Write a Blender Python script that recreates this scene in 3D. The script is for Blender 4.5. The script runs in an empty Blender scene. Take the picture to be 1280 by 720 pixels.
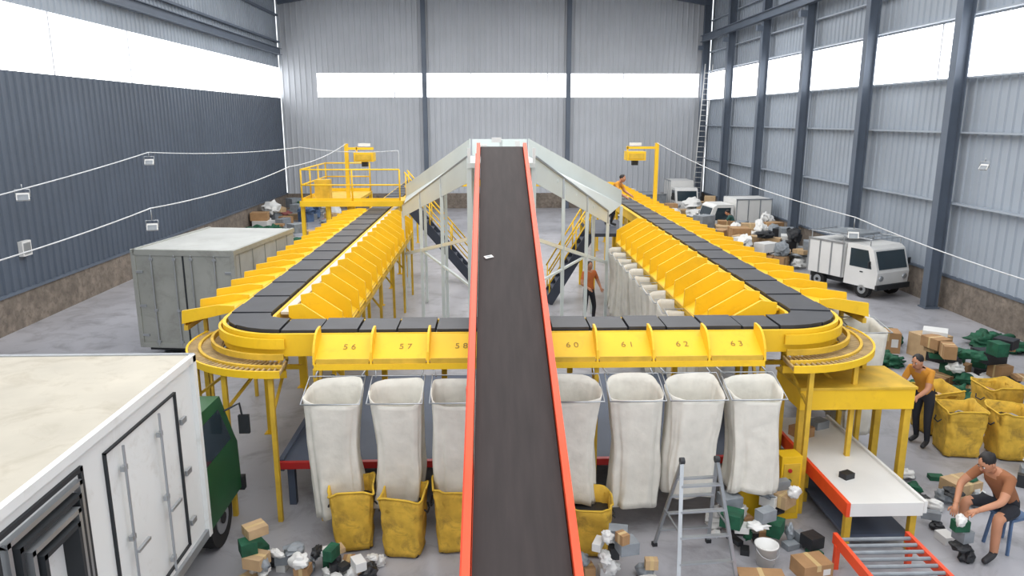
import bpy, bmesh, math, random
from mathutils import Vector, Matrix, noise
sc = bpy.context.scene
sc.view_settings.view_transform = 'Standard'
sc.view_settings.look = 'None'
V = Vector

# ------------------------------------------------------------------ materials
def lin(c):
    r = []
    for x in c:
        x /= 255.0
        r.append(x/12.92 if x <= 0.04045 else ((x+0.055)/1.055)**2.4)
    return r
def mat(name, rgb, rough=0.6, metal=0.0, ns=3.0, na=0.12, bump=0.0, emit=0.0, stretch=None, rgb2=None, grime=None):
    m = bpy.data.materials.new(name); m.use_nodes = True
    nt = m.node_tree; N = nt.nodes; L = nt.links
    b = N['Principled BSDF']
    c = lin(rgb)
    tc = N.new('ShaderNodeTexCoord'); mp = N.new('ShaderNodeMapping')
    L.new(tc.outputs['Object'], mp.inputs['Vector'])
    if stretch: mp.inputs['Scale'].default_value = stretch
    nz = N.new('ShaderNodeTexNoise'); nz.inputs['Scale'].default_value = ns
    nz.inputs['Detail'].default_value = 6
    L.new(mp.outputs['Vector'], nz.inputs['Vector'])
    cr = N.new('ShaderNodeValToRGB')
    c2 = lin(rgb2) if rgb2 else [min(1, x*(1+na)) for x in c]
    c1 = [x*(1-na) for x in c]
    cr.color_ramp.elements[0].position = 0.3; cr.color_ramp.elements[0].color = (*c1, 1)
    cr.color_ramp.elements[1].position = 0.7; cr.color_ramp.elements[1].color = (*c2, 1)
    L.new(nz.outputs['Fac'], cr.inputs['Fac'])
    out = cr.outputs['Color']
    if grime:
        g, gs, p0, p1, amt = grime
        n2 = N.new('ShaderNodeTexNoise'); n2.inputs['Scale'].default_value = gs; n2.inputs['Detail'].default_value = 9; n2.inputs['Roughness'].default_value = .7
        n2.inputs['Distortion'].default_value = .6
        L.new(tc.outputs['Object'], n2.inputs['Vector'])
        mr = N.new('ShaderNodeMapRange'); mr.inputs['From Min'].default_value = p0; mr.inputs['From Max'].default_value = p1
        mr.inputs['To Max'].default_value = amt; L.new(n2.outputs['Fac'], mr.inputs['Value'])
        mx = N.new('ShaderNodeMixRGB'); mx.inputs['Color2'].default_value = (*lin(g), 1)
        L.new(mr.outputs['Result'], mx.inputs['Fac']); L.new(out, mx.inputs['Color1']); out = mx.outputs['Color']
    L.new(out, b.inputs['Base Color'])
    b.inputs['Roughness'].default_value = rough; b.inputs['Metallic'].default_value = metal
    if bump > 0:
        bp = N.new('ShaderNodeBump'); bp.inputs['Strength'].default_value = bump; bp.inputs['Distance'].default_value = 0.03
        L.new(nz.outputs['Fac'], bp.inputs['Height']); L.new(bp.outputs['Normal'], b.inputs['Normal'])
    if emit > 0:
        L.new(cr.outputs['Color'], b.inputs['Emission Color']); b.inputs['Emission Strength'].default_value = emit
    return m

M = {}
M['floor'] = mat('concrete_floor', (166,166,172), 0.32, 0, 0.5, 0.12, 0.02, grime=((104,102,104), 1.3, .48, .72, .7))
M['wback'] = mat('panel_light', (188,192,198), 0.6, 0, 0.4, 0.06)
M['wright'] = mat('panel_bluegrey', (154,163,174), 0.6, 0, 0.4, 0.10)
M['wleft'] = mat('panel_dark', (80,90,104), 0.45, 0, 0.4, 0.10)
M['brick'] = mat('dusty_plinth', (126,116,106), 0.95, 0, 2.5, 0.3, 0.5, grime=((92,84,78), 6, .45, .65, .8))
M['win'] = mat('translucent_daylight', (250,252,255), 0.5, 0, 0.5, 0.05, 0, emit=3.0)
M['steel'] = mat('column_paint', (94,104,118), 0.5, 0.1, 1, 0.1)
M['roof'] = mat('roof_sheet', (150,152,156), 0.7)
M['yel'] = mat('yellow_paint', (234,190,30), 0.5, 0, 1.5, 0.08, grime=((200,150,40), 5, .55, .8, .5))
M['yel2'] = mat('yellow_worn', (206,168,50), 0.6, 0, 4, 0.2)
M['yelfab'] = mat('yellow_woven', (206,166,60), 0.85, 0, 5, 0.25, 0.6, grime=((96,78, 44), 4, .52, .72, .8))
M['tan'] = mat('roller_tan', (172,148,104), 0.6, 0, 5, 0.25)
M['belt'] = mat('carrier_black', (46,48,54), 0.45, 0, 3, 0.25)
M['rub'] = mat('rubber_belt', (46,39,39), 0.8, 0, 2.0, 0.2, 0.08, stretch=(6,0.6,1))
M['orange'] = mat('orange_rail', (230,78,40), 0.4, 0, 3, 0.08)
M['red'] = mat('red_paint', (176,34,34), 0.45)
M['silver'] = mat('stainless', (212,220,218), 0.3, 0.12, 0.8, 0.06)
M['alu'] = mat('aluminium', (170,174,178), 0.35, 0.7, 3, 0.1)
M['strip'] = mat('grey_strip', (200,194,182), 0.5, 0.1, 2, 0.1)
M['cloth'] = mat('white_canvas', (214,211,202), 0.9, 0, 6, 0.08, 0.5)
M['deck'] = mat('bluegrey_deck', (72,82,100), 0.6, 0, 1.2, 0.12)
M['stair'] = mat('stair_steel', (58,64,78), 0.5, 0.2, 3, 0.15)
M['truckw'] = mat('truck_white', (220,223,222), 0.35, 0, 0.8, 0.04, grime=((170,164,150), 2.5, .55, .8, .6))
M['truckt'] = mat('truck_roof', (186,180,166), 0.6, 0, 1.2, 0.12, grime=((150,140,122), 2, .5, .75, .7))
M['contg'] = mat('container_grey', (168,170,164), 0.38, 0.45, 1.3, 0.12, grime=((110,106,98), 2.2, .5, .75, .5))
M['conts'] = mat('container_side', (186,188,184), 0.36, 0.4, 1.3, 0.1, grime=((130,126,116), 2.2, .5, .75, .4))
M['gask'] = mat('gasket', (34,38,42), 0.6)
M['green'] = mat('green_paint', (28,84,46), 0.4, 0, 2, 0.15)
M['glass'] = mat('dark_glass', (40,54,62), 0.1, 0, 2, 0.05)
M['tyre'] = mat('tyre', (28,28,30), 0.85)
M['white'] = mat('white_plastic', (220,220,218), 0.4, 0, 2, 0.04)
M['card'] = mat('cardboard', (164,128,90), 0.85, 0, 5, 0.12)
M['card2'] = mat('cardboard_pale', (184,156,120), 0.85, 0, 5, 0.12)
M['tape'] = mat('packing_tape', (200,174,126), 0.3)
M['blk'] = mat('black_poly', (36,38,42), 0.5, 0, 5, 0.2, 0.3)
M['gry'] = mat('grey_poly', (134,140,146), 0.5, 0, 5, 0.2, 0.3)
M['grn'] = mat('green_sack', (26,84,60), 0.75, 0, 6, 0.35, 0.6)
M['blu'] = mat('blue_poly', (80,104,138), 0.5, 0, 5, 0.2, 0.3)
M['pnk'] = mat('pink_poly', (180,112,110), 0.5, 0, 5, 0.2)
M['skin'] = mat('skin', (186,132,102), 0.55, 0, 8, 0.06)
M['hair'] = mat('hair', (24,20,20), 0.6)
M['shoe'] = mat('shoe', (40,40,44), 0.6)
M['eye'] = mat('eye', (20,16,14), 0.3)
M['lip'] = mat('lip', (150,84,74), 0.5)
M['sy'] = mat('shirt_yellow', (204,140,48), 0.85, 0, 6, 0.12)
M['so'] = mat('shirt_orange', (190,104,54), 0.85, 0, 6, 0.12)
M['st'] = mat('shirt_tan', (150,98, 66), 0.85, 0, 6, 0.12)
M['sg'] = mat('shirt_green', (44,84,80), 0.85, 0, 6, 0.12)
M['pk'] = mat('trousers_black', (36,38,46), 0.85, 0, 6, 0.12)
M['pb'] = mat('trousers_blue', (56,70,96), 0.85, 0, 6, 0.12)
M['ink'] = mat('ink', (142,110,36), 0.6)
M['wire'] = mat('cable_white', (200,204,208), 0.5)

# ------------------------------------------------------------------ mesh builder
class B:
    def __init__(s, name):
        s.n = name; s.v = []; s.f = []; s.mi = []; s.sm = []; s.mats = []
    def m(s, k):
        if k not in s.mats: s.mats.append(k)
        return s.mats.index(k)
    def add(s, vs, fs, k, smooth=False):
        o = len(s.v); i = s.m(k)
        s.v += [tuple(v) for v in vs]
        for f in fs:
            s.f.append([o+a for a in f]); s.mi.append(i); s.sm.append(smooth)
    def box(s, c, d, k, R=None):
        c = V(c); hx, hy, hz = d[0]/2, d[1]/2, d[2]/2
        if isinstance(R, (int, float)): R = Matrix.Rotation(R, 3, 'Z')
        vs = []
        for x, y, z in ((-1,-1,-1),(1,-1,-1),(1,1,-1),(-1,1,-1),(-1,-1,1),(1,-1,1),(1,1,1),(-1,1,1)):
            p = V((x*hx, y*hy, z*hz))
            if R is not None: p = R @ p
            vs.append(c+p)
        s.add(vs, [(0,3,2,1),(4,5,6,7),(0,1,5,4),(1,2,6,5),(2,3,7,6),(3,0,4,7)], k)
    def bb(s, x0, x1, y0, y1, z0, z1, k):
        s.box(((x0+x1)/2, (y0+y1)/2, (z0+z1)/2), (abs(x1-x0), abs(y1-y0), abs(z1-z0)), k)
    def beam(s, p0, p1, w, h, k):
        p0 = V(p0); p1 = V(p1); d = p1-p0; l = d.length; d.normalize()
        up = V((0,0,1)) if abs(d.z) < 0.95 else V((0,1,0))
        x = d.cross(up).normalized(); z = x.cross(d)
        R = Matrix((x, d, z)).transposed()
        s.box((p0+p1)/2, (w, l, h), k, R)
    def tube(s, pts, r, k, seg=8, caps=True, smooth=True):
        pts = [V(p) for p in pts]; n = len(pts)
        rs = r if isinstance(r, (list, tuple)) else [r]*n
        vs = []; fs = []; px = None
        for i, p in enumerate(pts):
            d = (pts[min(i+1, n-1)]-pts[max(i-1, 0)]).normalized()
            if px is None:
                a = V((0,0,1)) if abs(d.z) < 0.9 else V((1,0,0))
                x = d.cross(a).normalized()
            else:
                x = (px-d*px.dot(d)).normalized()
            px = x; y = d.cross(x)
            for j in range(seg):
                t = 2*math.pi*j/seg
                vs.append(p+(x*math.cos(t)+y*math.sin(t))*rs[i])
        for i in range(n-1):
            for j in range(seg):
                a = i*seg+j; b = i*seg+(j+1) % seg
                fs.append((a, b, b+seg, a+seg))
        if caps:
            fs.append(tuple(range(seg-1, -1, -1))); fs.append(tuple((n-1)*seg+j for j in range(seg)))
        s.add(vs, fs, k, smooth)
    def cyl(s, p0, p1, r, k, seg=16, r2=None):
        s.tube([p0, p1], [r, r if r2 is None else r2], k, seg, True, False)
    def prism(s, pts, ax, a0, a1, k):
        n = len(pts); vs = []
        for a in (a0, a1):
            for p in pts:
                if ax == 'y': vs.append((p[0], a, p[1]))
                elif ax == 'x': vs.append((a, p[0], p[1]))
                else: vs.append((p[0], p[1], a))
        fs = [tuple(range(n)), tuple(range(2*n-1, n-1, -1))]
        for i in range(n):
            j = (i+1) % n; fs.append((i, i+n, j+n, j))
        s.add(vs, fs, k)
    def ell(s, c, r, k, seg=16, rings=10, R=None, jit=0, sd=0):
        vs = []; fs = []; c = V(c)
        for i in range(rings+1):
            ph = math.pi*i/rings
            for j in range(seg):
                th = 2*math.pi*j/seg
                u = V((math.sin(ph)*math.cos(th), math.sin(ph)*math.sin(th), math.cos(ph)))
                q = 1+(jit*noise.noise(u*2.2+V((sd*3.1, sd*1.7, 0))) if jit else 0)
                p = V((u.x*r[0]*q, u.y*r[1]*q, u.z*r[2]*q))
                if R is not None: p = R @ p
                vs.append(c+p)
        for i in range(rings):
            for j in range(seg):
                a = i*seg+j; b = i*seg+(j+1) % seg
                fs.append((a, a+seg, b+seg, b))
        s.add(vs, fs, k, True)
    def sheet(s, a, b, c, d, th, k):
        a, b, c, d = map(V, (a, b, c, d)); n = (b-a).cross(d-a).normalized()*th
        s.add([a,b,c,d,a-n,b-n,c-n,d-n], [(0,1,2,3),(7,6,5,4),(0,4,5,1),(1,5,6,2),(2,6,7,3),(3,7,4,0)], k)
    def build(s, loc=(0,0,0), rz=0, bev=0, parent=None):
        me = bpy.data.meshes.new(s.n); me.from_pydata(s.v, [], s.f)
        for k in s.mats: me.materials.append(M[k])
        me.polygons.foreach_set('material_index', s.mi)
        me.polygons.foreach_set('use_smooth', s.sm)
        bm = bmesh.new(); bm.from_mesh(me)
        bmesh.ops.remove_doubles(bm, verts=bm.verts, dist=1e-6)
        bmesh.ops.recalc_face_normals(bm, faces=bm.faces); bm.to_mesh(me); bm.free()
        ob = bpy.data.objects.new(s.n, me); sc.collection.objects.link(ob)
        ob.location = loc; ob.rotation_euler = (0, 0, rz)
        if bev:
            md = ob.modifiers.new('bevel', 'BEVEL'); md.width = bev; md.segments = 2; md.limit_method = 'ANGLE'
        if parent: ob.parent = parent
        return ob

# ------------------------------------------------------------------ room shell
XL, XR, YB, YF, ZE = -12.6, 13.5, 47.0, -6.0, 12.6
b = B('floor'); b.bb(XL-.3, XR+.3, YF, YB+.3, -.2, 0, 'floor'); b.build()

def wall_side(name, x, sg, mk, zb, zt):
    b = B(name)
    b.bb(x, x+sg*.25, YF, YB, 0, .95, 'brick'); b.bb(x-sg*.04, x+sg*.25, YF, YB, .95, 1.02, 'steel')
    for (z0, z1, k) in ((1.02, zb, mk), (zt, ZE, 'wright')):
        b.bb(x+sg*.05, x+sg*.15, YF, YB, z0, z1, k)
        y = YF+.15
        while y < YB-.1:
            b.prism([(x+sg*.05, y-.06), (x+sg*.005, y-.03), (x+sg*.005, y+.03), (x+sg*.05, y+.06)], 'z', z0, z1, k)
            y += .34
    b.build()
wall_side('wall_left', XL, -1, 'wleft', 6.75, 8.5)
wall_side('wall_right', XR, 1, 'wright', 6.65, 8.25)
b = B('wall_back')
b.bb(XL, XR, YB, YB+.2, 0, .95, 'brick')
for (x0, x1, z0, z1) in ((XL, XR, .95, 6.8), (XL, XR, 8.2, 15.5), (XL, -10.4, 6.8, 8.2), (12.9, XR, 6.8, 8.2)):
    b.bb(x0, x1, YB+.05, YB+.15, z0, z1, 'wback')
    x = x0+.15
    while x < x1-.05:
        b.prism([(x-.06, YB+.05), (x-.03, YB), (x+.03, YB), (x+.06, YB+.05)], 'z', z0, z1, 'wback')
        x += .34
b.build()
def window(name, x0, x1, y0, y1, z0, z1, along):
    b = B(name); b.bb(x0, x1, y0, y1, z0, z1, 'win')
    a0, a1 = (x0, x1) if along == 'x' else (y0, y1)
    n = int((a1-a0)/5.2)
    for i in range(1, n+1):
        a = a0+i*(a1-a0)/(n+1)
        if along == 'x': b.bb(a-.03, a+.03, y0-.03, y1, z0, z1, 'wback')
        else:
            s_ = -.03 if x0 > 0 else .03
            b.bb((x0 if x0 > 0 else x1)+s_, (x0+x1)/2, a-.03, a+.03, z0, z1, 'wback')
    b.build()
window('window_1', XL-.12, XL-.06, YF, YB, 6.75, 8.5, 'y')
window('window_2', XR+.06, XR+.12, YF, YB, 6.65, 8.25, 'y')
window('window_3', -10.4, 12.9, YB+.06, YB+.12, 6.8, 8.2, 'x')
b = B('ceiling')
xm = (XL+XR)/2
b.sheet((XL-.3, YF, ZE), (xm, YF, 14.8), (xm, YB+.3, 14.8), (XL-.3, YB+.3, ZE), .1, 'roof')
b.sheet((xm, YF, 14.8), (XR+.3, YF, ZE), (XR+.3, YB+.3, ZE), (xm, YB+.3, 14.8), .1, 'roof')
b.build()
cols = [21.2-5.2*3, 21.2-10.4, 21.2-5.2, 21.2, 26.4, 31.6, 36.6, 41.8, 46.6]
for y in cols:
    b = B('steel_column')
    for dx, w, d in ((-.17, .03, .3), (.17, .03, .3)):
        b.bb(XR-.4+dx-.015, XR-.4+dx+.015, y-.15, y+.15, 0, ZE-.05, 'steel')
    b.bb(XR-.57, XR-.23, y-.02, y+.02, 0, ZE-.05, 'steel')
    b.bb(XR-.62, XR-.18, y-.2, y+.2, 0, .04, 'steel')
    b.bb(XR-.85, XR-.57, y-.12, y+.12, 9.55, 9.8, 'steel')
    b.build()
for x in (-3.9, 4.85):
    b = B('wind_column')
    b.bb(x-.13, x+.13, YB-.3, YB-.27, 0, 13.4, 'steel'); b.bb(x-.13, x+.13, YB-.06, YB-.03, 0, 13.4, 'steel')
    b.bb(x-.015, x+.015, YB-.27, YB-.06, 0, 13.4, 'steel'); b.build()
for sg, x, z in ((1, XL, 9.2), (-1, XR-.45, 10.0)):
    b = B('crane_beam')
    b.bb(x+sg*.05, x+sg*.33, YF, YB-.4, z, z+.03, 'steel'); b.bb(x+sg*.05, x+sg*.33, YF, YB-.4, z+.34, z+.37, 'steel')
    b.bb(x+sg*.17, x+sg*.21, YF, YB-.4, z, z+.37, 'steel')
    b.build()
b = B('wall_girts')
for z in (3.1, 5.1, 6.6, 8.3, 9.4, 11.2):
    b.bb(XR-.2, XR-.02, YF, YB-.3, z, z+.05, 'wright')
for z in (9.9, 11.4):
    b.bb(XL+.02, XL+.2, YF, YB-.3, z, z+.1, 'steel')
b.build()
b = B('roof_rafters')
for y in cols:
    b.beam((XL+.2, y, ZE-.3), (xm, y, 14.4), .2, .5, 'steel'); b.beam((xm, y, 14.4), (XR-.2, y, ZE-.3), .2, .5, 'steel')
b.build()

# ------------------------------------------------------------------ sorter loop
CX0, CX1, CY0, CY1, RC = -3.62, 4.92, 10.35, 37.0, .68
HB = .30
ZB = 2.6
def looppath():
    pts = []
    def arc(cx, cy, a0, a1, n=14):
        for i in range(n+1):
            a = math.radians(a0+(a1-a0)*i/n)
            pts.append((cx+RC*math.cos(a), cy+RC*math.sin(a), math.cos(a), math.sin(a)))
    arc(CX0+RC, CY0+RC, 180, 270); arc(CX1-RC, CY0+RC, 270, 360)
    arc(CX1-RC, CY1-RC, 0, 90); arc(CX0+RC, CY1-RC, 90, 180)
    return pts
LP = looppath()
def ring(b, o0, o1, z0, z1, k, pts=LP, closed=True):
    vs = []; fs = []; n = len(pts)
    for x, y, nx, ny in pts:
        vs += [(x+nx*o0, y+ny*o0, z0), (x+nx*o1, y+ny*o1, z0), (x+nx*o1, y+ny*o1, z1), (x+nx*o0, y+ny*o0, z1)]
    for i in range(n if closed else n-1):
        a = 4*i; c = 4*((i+1) % n)
        for j in range(4):
            fs.append((a+j, a+(j+1) % 4, c+(j+1) % 4, c+j))
    if not closed:
        fs += [(0,1,2,3), (4*n-4, 4*n-3, 4*n-2, 4*n-1)]
    b.add(vs, fs, k)
b = B('sorter_loop')
ring(b, -HB-.02, HB+.02, ZB-.12, ZB-.06, 'gry')
ring(b, -HB-.08, -HB-.03, ZB-.32, ZB+.0, 'yel'); ring(b, HB+.03, HB+.08, ZB-.32, ZB+.0, 'yel')
ring(b, -.24, .24, ZB-.34, ZB-.26, 'stair')
L = []; tot = 0; n = len(LP)
for i in range(n):
    a = LP[i]; c = LP[(i+1) % n]; d = math.hypot(a[0]-c[0], a[1]-c[1]); L.append((tot, d)); tot += d
def at(s):
    s %= tot
    for i in range(n):
        t0, d = L[i]
        if t0 <= s <= t0+d and d > 0:
            f = (s-t0)/d; a = LP[i]; c = LP[(i+1) % n]
            return tuple(a[j]+(c[j]-a[j])*f for j in range(4))
    return LP[0]
nc = 128; pit = tot/nc
for i in range(nc):
    s0 = i*pit+.014; s1 = (i+1)*pit-.014
    seg = [at(s0+(s1-s0)*j/3) for j in range(4)]
    ring(b, -HB, HB, ZB-.06, ZB+.035+(.012 if i % 2 else 0), 'belt', seg, False)
OD = .88
for (cx, cy, a0, a1) in ((CX0+RC, CY0+RC, 165, 275), (CX1-RC, CY0+RC, 265, 375)):
    pts = []
    for i in range(21):
        a = math.radians(a0+(a1-a0)*i/20); pts.append((cx+RC*math.cos(a), cy+RC*math.sin(a), math.cos(a), math.sin(a)))
    ring(b, .40, .44, ZB-.20, ZB-.06, 'yel', pts, False)
    ring(b, .52, .56, ZB-.32, ZB-.24, 'yel2', pts, False)
    ring(b, .40, OD, ZB-.44, ZB-.40, 'tan', pts, False)
    ring(b, OD, OD+.03, ZB-.46, ZB-.36, 'yel', pts, False)
    ring(b, .70, .74, ZB-.39, ZB-.34, 'yel2', pts, False)
    ring(b, .40, .44, ZB-.62, ZB-.52, 'yel', pts, False)
    for i in range(0, 37):
        a = math.radians(a0+(a1-a0)*i/36); c_, s_ = math.cos(a), math.sin(a)
        b.cyl((cx+(RC+.42)*c_, cy+(RC+.42)*s_, ZB-.38), (cx+(RC+OD)*c_, cy+(RC+OD)*s_, ZB-.38), .016, 'tan', 6)
    for i in (2, 8, 14, 19):
        a = math.radians(a0+(a1-a0)*i/20); c_, s_ = math.cos(a), math.sin(a)
        x_, y_ = cx+(RC+.8)*c_, cy+(RC+.8)*s_
        b.bb(x_-.032, x_+.032, y_-.032, y_+.032, 0, ZB-.44, 'yel2')
        b.beam((x_, y_, ZB-.48), (cx+RC*c_, cy+RC*s_, ZB-.36), .05, .05, 'yel')
        b.beam((x_, y_, ZB-1.0), (cx+RC*c_, cy+RC*s_, ZB-.5), .035, .035, 'yel2')
def leg(x, y):
    b.bb(x-.04, x+.04, y-.04, y+.04, 0, ZB-.3, 'yel'); b.bb(x-.09, x+.09, y-.09, y+.09, 0, .015, 'yel')
y = 12.6
while y < 36:
    for xc in (CX0, CX1):
        leg(xc-.34, y); leg(xc+.34, y)
        b.bb(xc-.34, xc+.34, y-.03, y+.03, 1.2, 1.28, 'yel'); b.bb(xc-.34, xc+.34, y-.03, y+.03, ZB-.45, ZB-.33, 'yel')
    y += 2.34
for x in (-1.6, -.7, 1.2, 2.8):
    leg(x, CY0+.37)
b.bb(CX0+.39, CX0+.52, 11.2, 35.5, ZB-.04, ZB+.0, 'strip')
b.bb(CX1-.44, CX1-.39, 11.2, 35.5, ZB-.04, ZB+.0, 'yel')
b.build()

def side_chutes(name, xe, sg, y0, y1, Ln, zt, zb, fh):
    b = B(name); p = .76; n = int(round((y1-y0)/p))
    for i in range(n+1):
        y = y0+i*p
        x1 = xe+sg*Ln
        b.prism([(xe, zt-.04), (xe, zt+fh*.35), (xe+sg*Ln*.3, zt+fh*.45), (x1, zb+fh), (x1+sg*.02, zb-.05)], 'y', y-.02, y+.02, 'yel')
        if i < n:
            b.sheet((xe, y+.02, zt-.02), (x1, y+.02, zb), (x1, y+p-.02, zb), (xe, y+p-.02, zt-.02), .02, 'yel')
            b.sheet((x1-sg*.02, y+.02, zb-.1), (x1-sg*.02, y+p-.02, zb-.1), (x1-sg*.02, y+p-.02, zb+.03), (x1-sg*.02, y+.02, zb+.03), .02, 'yel2')
        if i % 3 == 1:
            b.bb(x1-sg*.05-.03, x1-sg*.05+.03, y-.03, y+.03, 0, zb-.08, 'yel2')
            b.beam((x1-sg*.05, y, 1.3), (xe, y, 2.1), .04, .04, 'yel2')
    b.bb(min(xe+sg*Ln, xe+sg*(Ln-.06)), max(xe+sg*Ln, xe+sg*(Ln-.06)), y0, y0+n*p, zb-.16, zb-.08, 'yel2')
    return b.build()
side_chutes('sorting_chutes', CX0+.53, 1, 11.15, 23.6, .66, ZB-.02, 2.06, .36)
side_chutes('sorting_chutes', CX0-.39, -1, 11.4, 24.4, .80, ZB+.0, 2.42, .16)
side_chutes('sorting_chutes', CX1-.45, -1, 11.15, 21.1, .84, ZB-.02, 2.04, .36)
side_chutes('sorting_chutes', CX1+.39, 1, 11.5, 34.5, .80, ZB+.0, 2.42, .18)
b = B('front_sorting_chutes'); x0 = -2.35; p = .757
yA, yB_, zA, zB_ = CY0-.40, 9.5, ZB+.0, 2.36
for i in range(9):
    x = x0+i*p
    pr = [(yA, zA-.04), (yA, zA+.12)]
    for j in range(7):
        q = j/6; pr.append((yA-.10-(yA-.10-yB_)*q, zA+.12-(zA-zB_)*(.12*q+.9*q*q*q)))
    pr.append((yB_-.02, zB_-.05))
    b.prism(pr, 'x', x-.015, x+.015, 'yel')
    if i < 8:
        b.sheet((x+.015, yA, zA), (x+.015, yB_, zB_), (x+p-.015, yB_, zB_), (x+p-.015, yA, zA), .02, 'yel')
        b.bb(x+.03, x+p-.03, yB_-.02, yB_, zB_-.05, zB_+.03, 'yel2')
b.bb(x0, x0+8*p, yB_-.03, yB_+.05, zB_-.12, zB_-.04, 'yel')
b.bb(x0, x0+8*p, yA-.04, yA, zA-.35, zA-.05, 'yel')
for x in (x0, x0+3*p, x0+5*p, x0+8*p):
    b.bb(x-.03, x+.03, yB_+.03, yB_+.09, 0, zB_-.12, 'yel2')
    b.beam((x, yB_+.05, 1.6), (x, yA, 2.2), .04, .05, 'yel2')
fc = b.build()
ang = math.atan2(zA-zB_, yA-yB_)
for i in range(8):
    n_ = 56+i
    cu = bpy.data.curves.new('chute_number', 'FONT')
    cu.body = '%d %d' % (n_//10, n_ % 10); cu.size = .14; cu.align_x = 'CENTER'; cu.align_y = 'CENTER'; cu.extrude = .001
    o = bpy.data.objects.new('chute_number_%d' % n_, cu); sc.collection.objects.link(o)
    o.location = (x0+(i+.58)*p, (yA+yB_)/2, (zA+zB_)/2+.004); o.rotation_euler = (ang, 0, 0)
    cu.materials.append(M['ink']); o.parent = fc

# ------------------------------------------------------------------ cloth bags / bins
def sgnp(v, e): return math.copysign(abs(v)**e, v)
def loft(b, rings, k, closebot=True, smooth=True):
    n = len(rings[0]); vs = []; fs = []
    for r in rings: vs += r
    for i in range(len(rings)-1):
        for j in range(n):
            a = i*n+j; c = i*n+(j+1) % n; fs.append((a, c, c+n, a+n))
    if closebot: fs.append(tuple((len(rings)-1)*n+j for j in range(n)))
    b.add(vs, fs, k, smooth)
def bag(b, cx, cy, zt, zb, w, d, sd, k='cloth', frame=True, taper=.26, dip=.05):
    n = 72; rings = []; R = 20
    def rg(t, inn=0):
        out = []
        for j in range(n):
            th = 2*math.pi*j/n
            f = 1-taper*min(1, t*2.2)**.8+.06*max(0, t-.5)-inn
            amp = .012+.06*min(1, t*1.3)
            fold = 1+amp*math.sin(5*th+sd*2.3+1.6*t)+amp*.7*math.sin(9*th+sd*5.1-1.2*t)+amp*.4*math.sin(17*th+sd*3.7+2*t)+.16*t*noise.noise(V((math.cos(th)*1.3+sd*7, math.sin(th)*1.3, t*3.2)))
            x = w/2*sgnp(math.cos(th), .5)*f*fold; y = d/2*sgnp(math.sin(th), .5)*f*fold
            x += .07*t*math.sin(sd*3+t*3); y += .04*t*math.sin(sd*5+t*2)
            z = zt-(zt-zb)*t
            if t < .3: z += (1-t/.3)*(dip*math.sin(th)-.03*math.cos(2*th+sd))
            if t > .9: z += .07*noise.noise(V((math.cos(th)*2, math.sin(th)*2, sd)))
            out.append((cx+x, cy+y, z))
        return out
    rings.append(rg(.45, .07)); rings.append(rg(.2, .06)); rings.append(rg(.06, .05)); rings.append(rg(0, .03))
    for i in range(R+1): rings.append(rg(i/R))
    rings.append([(cx+(p[0]-cx)*.6, cy+(p[1]-cy)*.6, p[2]-.03) for p in rings[-1]])
    loft(b, rings, k)
    if frame:
        q = [(-w/2, -d/2), (w/2, -d/2), (w/2, d/2), (-w/2, d/2), (-w/2, -d/2)]
        b.tube([(cx+x, cy+y, zt+.02+dip*(1 if y > 0 else -1)) for x, y in q], .01, 'alu', 6)
for i, (dx, zb_, w_) in enumerate([(-.06, .36, .74), (-.01, .45, .70), (.03, .5, .70), (.0, .5, .70), (.03, .55, .72), (.07, .45, .72), (.10, .6, .74), (.12, .65, .72)]):
    b = B('hanging_canvas_bag'); x = x0+(i+.5)*p
    bag(b, x+dx, 9.16, 2.06, zb_, w_, .56, i+1.3, taper=.15, dip=.09)
    b.tube([(x+dx-.3, 9.43, 2.15), (x-.32, 9.5, 2.26)], .012, 'alu', 6); b.tube([(x+dx+.3, 9.43, 2.15), (x+.32, 9.5, 2.26)], .012, 'alu', 6)
    b.build()
b = B('hanging_canvas_bags')
for i in range(12):
    bag(b, CX1-1.42, 11.55+i*.76, 1.96, .3+.08*(i % 3), .5, .68, i*1.7+.4, taper=.12)
b.build()
b = B('hanging_canvas_bags')
for i in range(3):
    bag(b, CX1+1.2+.1*i, 11.55+i*.78, 2.2, .42, .60, .62, i*2.1+.9, taper=.1)
b.build()
def bin_(x, y, h, w, d, sd, rz=0, fill=True):
    b = B('yellow_tote_bin'); n = 48; rings = []
    def rg(t, inn=0):
        out = []
        for j in range(n):
            th = 2*math.pi*j/n; f = 1-.16*(1-t)-inn
            q = 1+.12*noise.noise(V((math.cos(th)*2.5+sd*5, math.sin(th)*2.5, t*5)))
            out.append((w/2*sgnp(math.cos(th), .35)*f*q, d/2*sgnp(math.sin(th), .35)*f*q, h*t+(.03*math.sin(3*th+sd) if t > .95 else 0)+(0 if t > 0 else .03)))
        return out
    rings = [rg(.25, .06), rg(.6, .05), rg(1, .04)]+[rg(1-i/10) for i in range(11)]
    loft(b, rings, 'yelfab')
    r = rg(.72, .05); b.add(r, [tuple(range(n))], 'blk')
    b.tube([(v[0]*1.01, v[1]*1.01, v[2]) for v in rg(1)]+[tuple(rg(1)[0])], .014, 'yel2', 6)
    for sx in (-1, 1):
        for sy in (-1, 1): b.cyl((sx*w*.32, sy*d*.32-.015, .03), (sx*w*.32, sy*d*.32+.015, .03), .03, 'blk', 10)
        b.tube([(sx*w*.51, -.1, h*.75), (sx*w*.56, -.06, h*.68), (sx*w*.56, .06, h*.68), (sx*w*.51, .1, h*.75)], .012, 'blk', 6)
    rr = random.Random(sd)
    for i in range(6 if fill else 0):
        b.box((rr.uniform(-w*.25, w*.25), rr.uniform(-d*.25, d*.25), h*.74), (.2, .14, .12), rr.choice(['card', 'blk', 'grn', 'gry', 'card2']), rr.uniform(0, 3))
    return b.build((x, y, 0), rz)
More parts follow.
